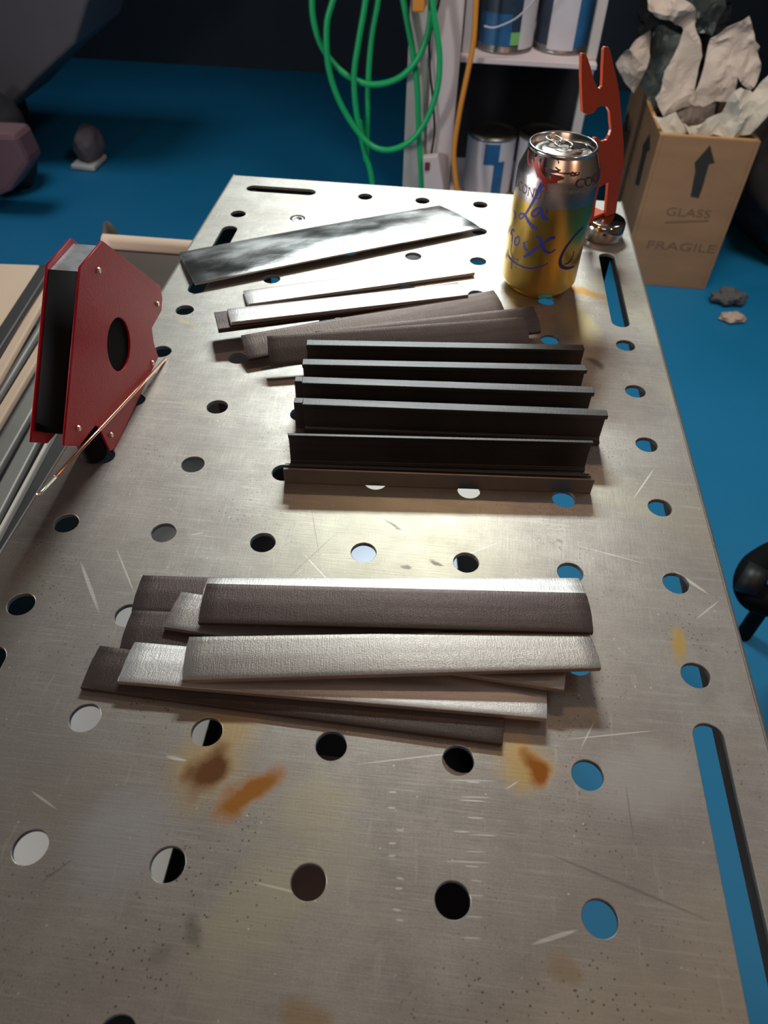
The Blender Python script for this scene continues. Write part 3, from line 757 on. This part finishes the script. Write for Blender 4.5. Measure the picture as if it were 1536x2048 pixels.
plate_pts = [onh(*zo(x, y))+UP for x, y in ol]
for p in plate_pts: p.z = max(p.z, TZ+.0187)
op = prism('holder_plate', plate_pts, -hn*.0032, M['orange'], holder, bev=.0005)
f0 = hA.lerp(hB, .12); f1 = hA.lerp(hB, .72); f0.z = f1.z = .0187; bk = -hn
prism('holder_foot', [f0 + UP + bk*.0034, f1 + UP + bk*.0034, f1 + UP + bk*.022, f0 + UP + bk*.022], Vector((0, 0, .003)), M['orange'], holder, bev=.0004)

# ------------------------------------------------------------------ left side: neighbouring rack of bars
LZ = -.15
def bar(name, label, p0, p1, wpx, th, mt, cat='bar', z=LZ, tz=0):
    a = un(*p0, z)+UP; b = un(*p1, z)+UP; e = (b-a).normalized(); A_ = a - e*.55; B_ = b + e*0
    pd = Vector((0,0,1)).cross(e).normalized(); wd = (un(p0[0]+wpx, p0[1], z)+UP - a).dot(-pd)
    P_ = [A_, B_, B_ - pd*wd, A_ - pd*wd]
    o = prism(name, [p for p in P_], Vector((0,0,-th)), M[mt], bev=.002)
    return tag(o, label, cat)
rack = thing('side_stand', 'dark low stand at the left of the table carrying bars', 'stand', (-.35, .45, 0))
box('stand_top', (-.75, -.15, TZ-.215), (-.075, .70, TZ-.195), M['darkbar'], rack, bev=.002)
box('stand_shelf', (-.72, .7005, TZ-.435), (-.075, .95, TZ-.421), M['darkbar'], rack, bev=.002)
for lx in (-.70, -.47): box('rear_leg', (lx-.02, .91, 0), (lx+.02, .95, TZ-.4355), M['darkbar'], rack)
for lx in (-.70, -.47):
    for ly in (-.1, .67): box('leg', (lx-.02, ly-.02, 0), (lx+.02, ly+.02, TZ-.2155), M['darkbar'], rack)
tan_ = [un(x, y, -.155)+UP for x, y in [(-150,522),(78,530),(40,600),(-20,700),(-170,900)]]
tag(prism('tan_board', tan_, Vector((0,0,-.012)), M['tan'], bev=.001), 'pale tan board at the far left behind the magnet', 'board')
bar('dark_bar', 'dark grey bar beside the tan board, left of the magnet', (0,650), (80,528), 30, .008, 'darkbar', z=-.13)
bar('pale_bar', 'pale pinkish wooden bar next to the dark bar, left of the magnet', (0,716), (98,550), 22, .008, 'tan', z=-.14)
bar('grey_bar', 'thin grey bar between two pale bars left of the magnet', (0,768), (105,600), 13, .008, 'graymetal', z=-.159)
bar('pale_bar', 'narrow pale bar in the middle of the bars left of the magnet', (0,808), (108,632), 22, .008, 'tan', z=-.1495)
bar('grey_bar', 'wide dull steel bar left of the magnet', (0,868), (112,680), 38, .008, 'graymetal', z=-.168)
bar('grey_bar', 'broad grey steel bar right beside the table edge', (0,962), (118,745), 34, .008, 'graymetal', z=-.159)
bar('pale_bar', 'thin pale strip lying closest to the left table edge', (0,1048), (125,818), 9, .008, 'white_wood2', z=-.135, cat='strip')
# dark box and cone behind
bag = thing('tool_bag', 'dark brown tool bag with a tan rounded top behind the magnet', 'bag', (-.18, .75, TZ-.3))
b0 = un(222, 590, -.2); b1 = un(372, 492, -.2)
bx = box('bag_body', (-.315, .72, TZ-.42), (-.085, .90, TZ-.195), M['brown'], bag, bev=.012)
t_ = [unp(x, y, 1, .92)+UP for x, y in [(268,500),(300,490),(335,487),(372,492)]]
tube('bag_rim', catmull([Vector((p.x, .90, TZ-.19+.0*i)) for i, p in enumerate([Vector((-.30,0,0)), Vector((-.22,0,0)), Vector((-.15,0,0)), Vector((-.09,0,0))])], 5), .012, M['tan'], bag)
cq = unp(226, 492, 1, .93)+UP
tag(lathe('cone_tip', [(.022, -.11), (.019, -.03), (.012, .02), (.006, .036), (0, .04)], cq, M['brown'], n=24, caps=True), 'dark brown pointed cone top rising behind the bag', 'cone')

# ------------------------------------------------------------------ background left: machine and bundles
def blobm(name, c, r, mt, label, cat, amp=.25, seed=0, sc=(1,1,1), parent=None, sub=4):
    bm = bmesh.new(); bmesh.ops.create_icosphere(bm, subdivisions=sub, radius=1)
    for v in bm.verts:
        d = v.co.normalized(); k = 1 + amp*noise.noise(d*1.6 + Vector((seed, 0, 0))) + amp*.5*noise.noise(d*4 + Vector((0, seed, 0))) + amp*.3*abs(noise.noise(d*8 + Vector((0, seed, 3))))
        v.co = Vector((d.x*r*sc[0]*k, d.y*r*sc[1]*k, max(d.z*r*sc[2]*k, -r*sc[2]*.96))) + Vector(c)
    o = bm_obj(name, bm, mt, parent, True)
    if label: tag(o, label, cat)
    return o
yb = 2.75
mp3 = [unp(x, y, 1, yb)+UP for x, y in [(-260,-40),(196,-60),(150,88),(72,160),(0,236),(-260,400)]]
mach = thing('machine_cabinet', 'grey machine cabinet with a slanting lower edge at the top left', 'machine', (mp3[4].x, yb, 0))
prism('cabinet_shell', mp3, Vector((0,.45,0)), M['mauve'], mach, bev=.01)
box('cabinet_base', (mp3[4].x-.95, yb+.20, 0), (mp3[2].x-.48, yb+.40, mp3[4].z+.05), M['dark_cloth'], mach, bev=.01)
c1 = un(105, 300, -.88)+UP
blobm('dark_sack', (c1.x+.02, 2.60, .155), .16, M['dark_cloth'], 'dark grey sack on the floor below the machine cabinet', 'sack', .2, 3, (.62,.7,1))
sh = thing('work_shoe', 'grey shoe with a pale sole on the floor at the far left', 'shoe', (-1.27, 2.82, 0))
c2 = unp(172, 275, 1, 2.85)+UP
blobm('shoe_upper', (c2.x, 2.86, .072), .07, M['mauve'], None, None, .15, 5, (.75,1.1,.98), sh)
box('shoe_sole', (c2.x-.055, 2.765, .002), (c2.x+.045, 2.90, .022), M['white'], sh, bev=.006)
rb = [unp(x, y, 1, 2.35)+UP for x, y in [(-120,262),(28,268),(58,330),(20,385),(-120,440)]]
tag(prism('red_brown_panel', rb, Vector((0,.12,0)), M['pink'], bev=.02), 'dull reddish panel at the left edge of the picture', 'panel')
box_ = None

# ------------------------------------------------------------------ shelf with paint cans, post
sf = thing('shelf_unit', 'white shelf unit carrying paint cans behind the table', 'shelf', (.38, 2.4, 0))
box('side_post', (.118, 2.185, .0), (.197, 2.235, 1.75), M['white_wood'], sf, bev=.003)
box('side_post', (.052, 2.200, .0), (.117, 2.235, 1.75), M['white_wood2'], sf, bev=.003)
zt = TZ-.2535
box('shelf_board', (.198, 2.20, zt-.014), (.572, 2.62, zt), M['white_wood'], sf, bev=.002)
box('shelf_board', (.198, 2.20, .19), (.572, 2.62, .205), M['white_wood'], sf, bev=.002)
box('back_panel', (.05, 2.625, .02), (.60, 2.64, 1.75), M['blk_cloth'], sf)  # panel added to keep the space behind the shelves dark
box('corner_post', (.545, 2.235, zt+.0002), (.572, 2.262, 1.75), M['white_wood2'], sf, bev=.003)
box('corner_post', (.545, 2.235, .2052), (.572, 2.262, zt-.0142), M['white_wood2'], sf, bev=.003)
def paint_can(cx, cy, cz, r, h, lab, label, lid='can_lid', spill=False):
    o = thing('paint_can', label, 'paint can', (cx, cy, cz), 'paint cans on the shelf unit')
    c = Vector((cx, cy, cz))
    wl = lathe('can_wall', [(r*.97, .0), (r, .002), (r, .006), (r*.975, .009), (r*.975, h-.010), (r, h-.006), (r, h)], c, M['can_m'], o, 48, caps=True)
    lathe('can_lid', [(r*.98, h+.0003), (r*.96, h+.004), (r*.90, h+.004), (r*.88, h-.0), (r*.6, h+.001), (0, h+.001)], c, M[lid], o, 48, caps=False)
    for (a0, a1, z0, z1, mt) in lab:
        n = 14; vs_ = []; fs = []; rr = r*.975 + .0008 + .0004*lab.index((a0, a1, z0, z1, mt))
        for k in range(n+1):
            a = math.radians(a0 + (a1-a0)*k/n)
            for z in (z0, z1): vs_.append((cx+rr*math.cos(a), cy+rr*math.sin(a), cz+z*h))
        for k in range(n): fs.append((2*k, 2*k+2, 2*k+3, 2*k+1))
        mesh_obj('can_label', vs_, fs, M[mt], wl, True)
    return o
R_ = .0815; HH = .19
za = zt+.0005
paint_can(.316, 2.320, za, R_, HH, [(170,380,.10,.93,'can_d'), (-80,-55,.12,.28,'can_g'), (-150,-80,.10,.5,'can_b'), (-62,10,.06,.80,'can_w')], 'paint can with dark blue label, left on the upper shelf')
paint_can(.481, 2.345, za, R_, HH, [(170,380,.10,.93,'can_d'), (-72,-10,.10,.93,'can_b'), (-125,-72,.06,.80,'can_w')], 'paint can with white and blue label, right on the upper shelf')
tag(box('printed_box', (.200, 2.24, za), (.232, 2.44, za+.20), M['can_w'], bev=.002), 'narrow grey printed box at the left end of the upper shelf', 'box')
zl = .2055
paint_can(.318, 2.35, zl, .078, .185, [(160,380,.06,.95,'can_w'), (-105,-70,.60,.93,'can_b'), (-80,-55,.05,.65,'can_b')], 'paint can with blue stripe, left on the lower shelf')
paint_can(.477, 2.35, zl, .078, .19, [(160,380,.06,.95,'can_w'), (-130,-100,.35,.93,'can_d')], 'paint can on the lower shelf just left of the drink can')
tag(tube('clear_strap', catmull([unp(x, y, 1, 2.17)+UP for x, y in [(1085,-20),(1058,12),(1030,38),(990,55),(968,52)]], 5), .0022, M['can_w']), 'thin clear strap curling across the upper paint can', 'strap')

# ------------------------------------------------------------------ hoses and cords
def curve_px(pts, y, sub=8, dy=None): 
    return catmull([unp(px, py, 1, y + (dy[i] if dy else 0))+UP for i, (px, py) in enumerate(pts)], sub)
hose = thing('green_hose', 'coil of bright green hose hanging on the white post', 'hose', (0.07, 2.16, 1.0))
loops = [([(690,-150),(640,-60),(624,10),(640,85),(680,140),(735,168),(790,160),(828,128),(850,85),(861,30),(862,-60),(830,-130)], 2.150),
         ([(745,-140),(690,-60),(663,10),(653,60),(658,140),(685,215),(730,280),(770,300),(815,286),(850,245),(874,180),(879,110),(868,30),(856,-60),(820,-130)], 2.125),
         ([(760,-150),(737,-40),(728,20),(716,90),(708,150),(712,220),(726,290),(742,350),(748,420)], 2.135),
         ([(775,-150),(760,-40),(754,10),(742,80),(736,170),(734,250),(732,320),(728,285),(718,240)], 2.165),
         ([(790,-150),(800,-40),(812,30),(825,100),(834,170),(837,250),(841,330),(845,420)], 2.170)]
for pts, y in loops: tube('hose_loop', curve_px(pts, y), .0083, M['green'], hose, 12)
hk = unp(800, -150, 1, 2.16)+UP
tube('hose_hook', [hk+Vector((0,.03,0)), hk+Vector((0,-.05,0)), hk+Vector((0,-.06,.03))], .006, M['cord_b'], hose)
tb = unp(840, 6, 1, 2.135)+UP
box('yellow_tie', (tb.x-.018, 2.108, tb.z-.016), (tb.x+.014, 2.17, tb.z+.03), M['cord_o'], hose, bev=.005)
tag(tube('orange_cord', curve_px([(958,-150),(955,-60),(951,20),(946,90),(932,160),(918,230),(908,300),(910,350),(920,420)], 2.165), .0075, M['cord_o']), 'orange extension cord hanging in front of the shelf unit', 'cord')
tag(tube('black_cord', curve_px([(886,-120),(880,-10),(868,40),(859,80),(860,140),(866,200),(869,260),(864,300),(860,322)], 2.172), .0035, M['cord_b']), 'thin black cord running down the white post', 'cord')
ps = thing('power_strip', 'pale pink power strip at the foot of the white post', 'power strip', unp(865, 345, 1, 2.17)+UP)
pp = [unp(x, y, 1, 2.172)+UP for x, y in [(846,308),(877,305),(892,400),(850,402)]]
prism('strip_body', pp, Vector((0,-.025,0)), M['white_wood'], ps, bev=.004)
q = unp(855, 333, 1, 2.14)+UP
box('switch', (q.x-.008, 2.143, q.z-.014), (q.x+.006, 2.1468, q.z+.01), M['maroon'], ps, bev=.001)

# ------------------------------------------------------------------ crate with packing paper
cr = thing('wooden_crate', 'plywood crate printed with arrows, GLASS and FRAGILE, behind the table at right', 'crate', (.93, 2.45, 0))
ax0, ax1, ay0, ay1, chh = .787, 1.070, 2.185, 2.74, TZ-.4165
wt = .011
fpn = box('front_panel', (ax0+wt+.0003, ay0, 0.001), (ax1-wt-.0003, ay0+wt, chh), M['wood'], cr, bev=.001)
spn = box('side_panel', (ax0, ay0, 0.001), (ax0+wt, ay1, chh), M['wood'], cr, bev=.001)
box('side_panel', (ax1-wt, ay0, 0.001), (ax1, ay1, chh), M['wood'], cr, bev=.001)
box('back_panel', (ax0+wt+.0003, ay1-wt, 0.001), (ax1-wt-.0003, ay1, chh), M['wood'], cr, bev=.001)
box('rim_strip', (ax0, ay0+.001, chh+.0003), (ax0+wt, ay1, chh+.003), M['wood_edge'], cr)
box('rim_strip', (ax0+wt+.0003, ay0+.001, chh+.0003), (ax1-wt-.0003, ay0+wt, chh+.003), M['wood_edge'], cr)
def px_poly(pts, ax_, v, name, mt, th, parent):
    P_ = [unp(x, y, ax_, v)+UP for x, y in pts]
    e_ = Vector((0, -th, 0)) if ax_ == 1 else Vector((-th, 0, 0))
    return prism(name, P_, e_, M[mt], parent)
px_poly([(1381,393),(1391,340),(1389,326),(1420,290),(1429,326),(1418,328),(1404,378),(1397,396)], 1, ay0-.0002, 'arrow_mark', 'ink', .0006, fpn)
px_poly([(1270,368),(1284,308),(1286,290),(1300,267),(1300,300),(1294,304),(1278,372)], 0, ax0-.0002, 'arrow_mark', 'ink', .0006, spn)
px_poly([(1249,262),(1253,240),(1252,234),(1258,222),(1258,238),(1256,240),(1252,264)], 0, ax0-.0002, 'arrow_mark', 'ink', .0006, spn)
def crate_text(body, px, py, size, sx, mt='ink_soft'):
    p = unp(px, py, 1, ay0)+UP; me = text_mesh(body, size)
    for v in me.vertices: v.co = (p.x + v.co.x*sx, ay0-.0007, p.z + v.co.y)
    return link('printed_word', me, M[mt], fpn)
crate_text('GLASS', 1329, 430, .036, 1.35); crate_text('FRAGILE', 1290, 496, .038, 1.55)
px_poly([(1330,443),(1418,440),(1417,443),(1330,446)], 1, ay0-.0002, 'underline_mark', 'ink_soft', .0005, fpn)

def crumple(label, pts, y, mt, amp=.03, seed=0, tilt=0.0, cat='packing paper', name='packing_paper', group='crumpled papers stuffed in the crate'):
    """sheet outline in the plane y=const (real size), subdivided and creased in depth"""
    P_ = [unp(x, yy, 1, y)+UP for x, yy in pts]
    bm = bmesh.new(); f = bm.faces.new([bm.verts.new(p) for p in P_])
    bmesh.ops.triangulate(bm, faces=[f])
    for _ in range(5):
        es = [e_ for e_ in bm.edges if e_.calc_length() > .02]
        if not es: break
        bmesh.ops.subdivide_edges(bm, edges=es, cuts=1)
        bmesh.ops.triangulate(bm, faces=bm.faces)
    cz = sum(p.z for p in P_)/len(P_); cx = sum(p.x for p in P_)/len(P_)
    wd = max(p.x for p in P_)-min(p.x for p in P_)+.001
    for v in bm.verts:
        q = v.co*1.0; k = Vector((q.x*9+seed*3.1, q.z*7, seed)); k2 = Vector((q.x*26, q.z*18+seed, seed*2))
        d = (1-2*abs(noise.noise(k)))*amp + (1-2*abs(noise.noise(k2)))*amp*.35
        v.co.y += -d + tilt*(q.z-cz) + .9*((q.x-cx)/wd)**2*amp*2
        v.co.x += .012*noise.noise(k2+Vector((5,5,5))); v.co.z += .012*noise.noise(k2+Vector((9,1,5)))
    o = bm_obj(name, bm, M[mt], None, False)
    sd_ = o.modifiers.new('solid', 'SOLIDIFY'); sd_.thickness = .0012
    return tag(o, label, cat, group)
crumple('black plastic film at the back of the crate', [(1268,150),(1275,20),(1300,-60),(1440,-80),(1460,60),(1440,230),(1420,250),(1335,250),(1310,200)], 2.64, 'blk_cloth', .03, 2, cat='plastic film', name='plastic_film')
crumple('grey-green plastic film between the papers at the left of the crate', [(1278,165),(1288,100),(1302,60),(1330,50),(1368,75),(1345,120),(1330,200),(1325,245),(1312,238)], 2.50, 'film', .03, 4, cat='plastic film', name='plastic_film')
crumple('grey-green plastic film at the top of the crate heap', [(1360,-40),(1440,-50),(1445,10),(1420,60),(1395,65),(1372,20)], 2.58, 'film', .04, 9, cat='plastic film', name='plastic_film')
crumple('small pale paper at the left corner of the crate', [(1235,128),(1250,100),(1275,75),(1297,58),(1292,110),(1278,165),(1268,185),(1245,160)], 2.46, 'paper', .025, 5)
crumple('folded paper arching over at the top of the crate', [(1288,-40),(1290,18),(1310,30),(1345,30),(1368,62),(1382,60),(1387,40),(1382,15),(1362,-5),(1360,-50)], 2.44, 'paper', .035, 6)
crumple('long smooth paper strip standing in the middle of the crate', [(1304,196),(1342,120),(1370,62),(1388,45),(1402,85),(1406,110),(1392,160),(1378,205),(1325,228)], 2.38, 'paper', .012, 7, .15)
crumple('large crumpled paper at the right of the crate', [(1376,195),(1395,165),(1415,105),(1420,78),(1448,48),(1498,36),(1508,80),(1522,90),(1518,140),(1496,175),(1470,150),(1462,193),(1428,190),(1402,206),(1385,208)], 2.36, 'paper', .03, 8, .1)
crumple('dark shaded paper deep inside the crate', [(1350,212),(1400,196),(1430,192),(1432,235),(1395,255),(1352,262)], 2.40, 'paper', .02, 11, .1)
crumple('scrunched paper ball at the front left of the crate rim', [(1306,226),(1320,232),(1350,222),(1366,244),(1370,262),(1362,273),(1330,266),(1312,246)], 2.23, 'paper_w', .022, 12)
crumple('pale paper curling out over the right rim of the crate', [(1366,252),(1378,258),(1410,238),(1442,225),(1465,180),(1478,172),(1502,186),(1540,150),(1600,95),(1600,190),(1540,215),(1500,262),(1470,272),(1380,268)], 2.215, 'paper_w', .02, 13)

# ------------------------------------------------------------------ right: dark cloth, dust, tube
blobm('dark_sack', (1.44, 2.55, .30), .31, M['dark_cloth'], 'dark grey cloth sack standing to the right of the crate', 'sack', .18, 8, (.92,.9,1.0), sub=5)
blobm('maroon_cloth', (1.36, 2.50, .69), .11, M['maroon'], 'maroon cloth bundle on the dark sack at the right edge', 'cloth', .2, 2, (1,.8,.6))
blobm('dust_clump', (1.125, 2.11, .022), .036, M['dust'], 'grey fluffy dust clump on the floor by the crate', 'dust', .5, 4, (1.3,.9,.62))
blobm('wood_scrap', (1.118, 2.005, .012), .035, M['tan'], 'small brown scrap lying on the blue floor before the crate', 'scrap', .4, 6, (1.1,.7,.35))
kb = un(1240+0, 653, -.88)
# black castor frame at the right edge
TT = -.62
ctr = un(1560, 1160, TT)+UP
rg = thing('wheel_stand', 'black rounded wheel on a black stand at the right edge of the picture', 'wheel', (ctr.x, ctr.y, 0))
bm = bmesh.new()
a_ = un(1496, 1150, TT)+UP; b_ = un(1560, 1215, TT-.03)+UP; c_ = un(1512, 1105, TT)+UP; d_2 = un(1590, 1160, TT)+UP
tube('black_tube', catmull([un(x, y, TT)+UP for x, y in [(1620,1105),(1560,1108),(1520,1128),(1503,1150),(1500,1175),(1515,1195),(1560,1205),(1620,1200)]], 6), .026, M['black'], rg, 20)
tube('tube_collar', [un(1482, 1150, TT+.02)+UP, un(1524, 1172, TT+.02)+UP], .027, M['cord_b'], rg, 24)
tube('stand_pole', [un(1600, 1105, TT)+UP, Vector(((un(1600,1105,TT)).x, (un(1600,1105,TT)).y, .002))], .015, M['black'], rg, 16)
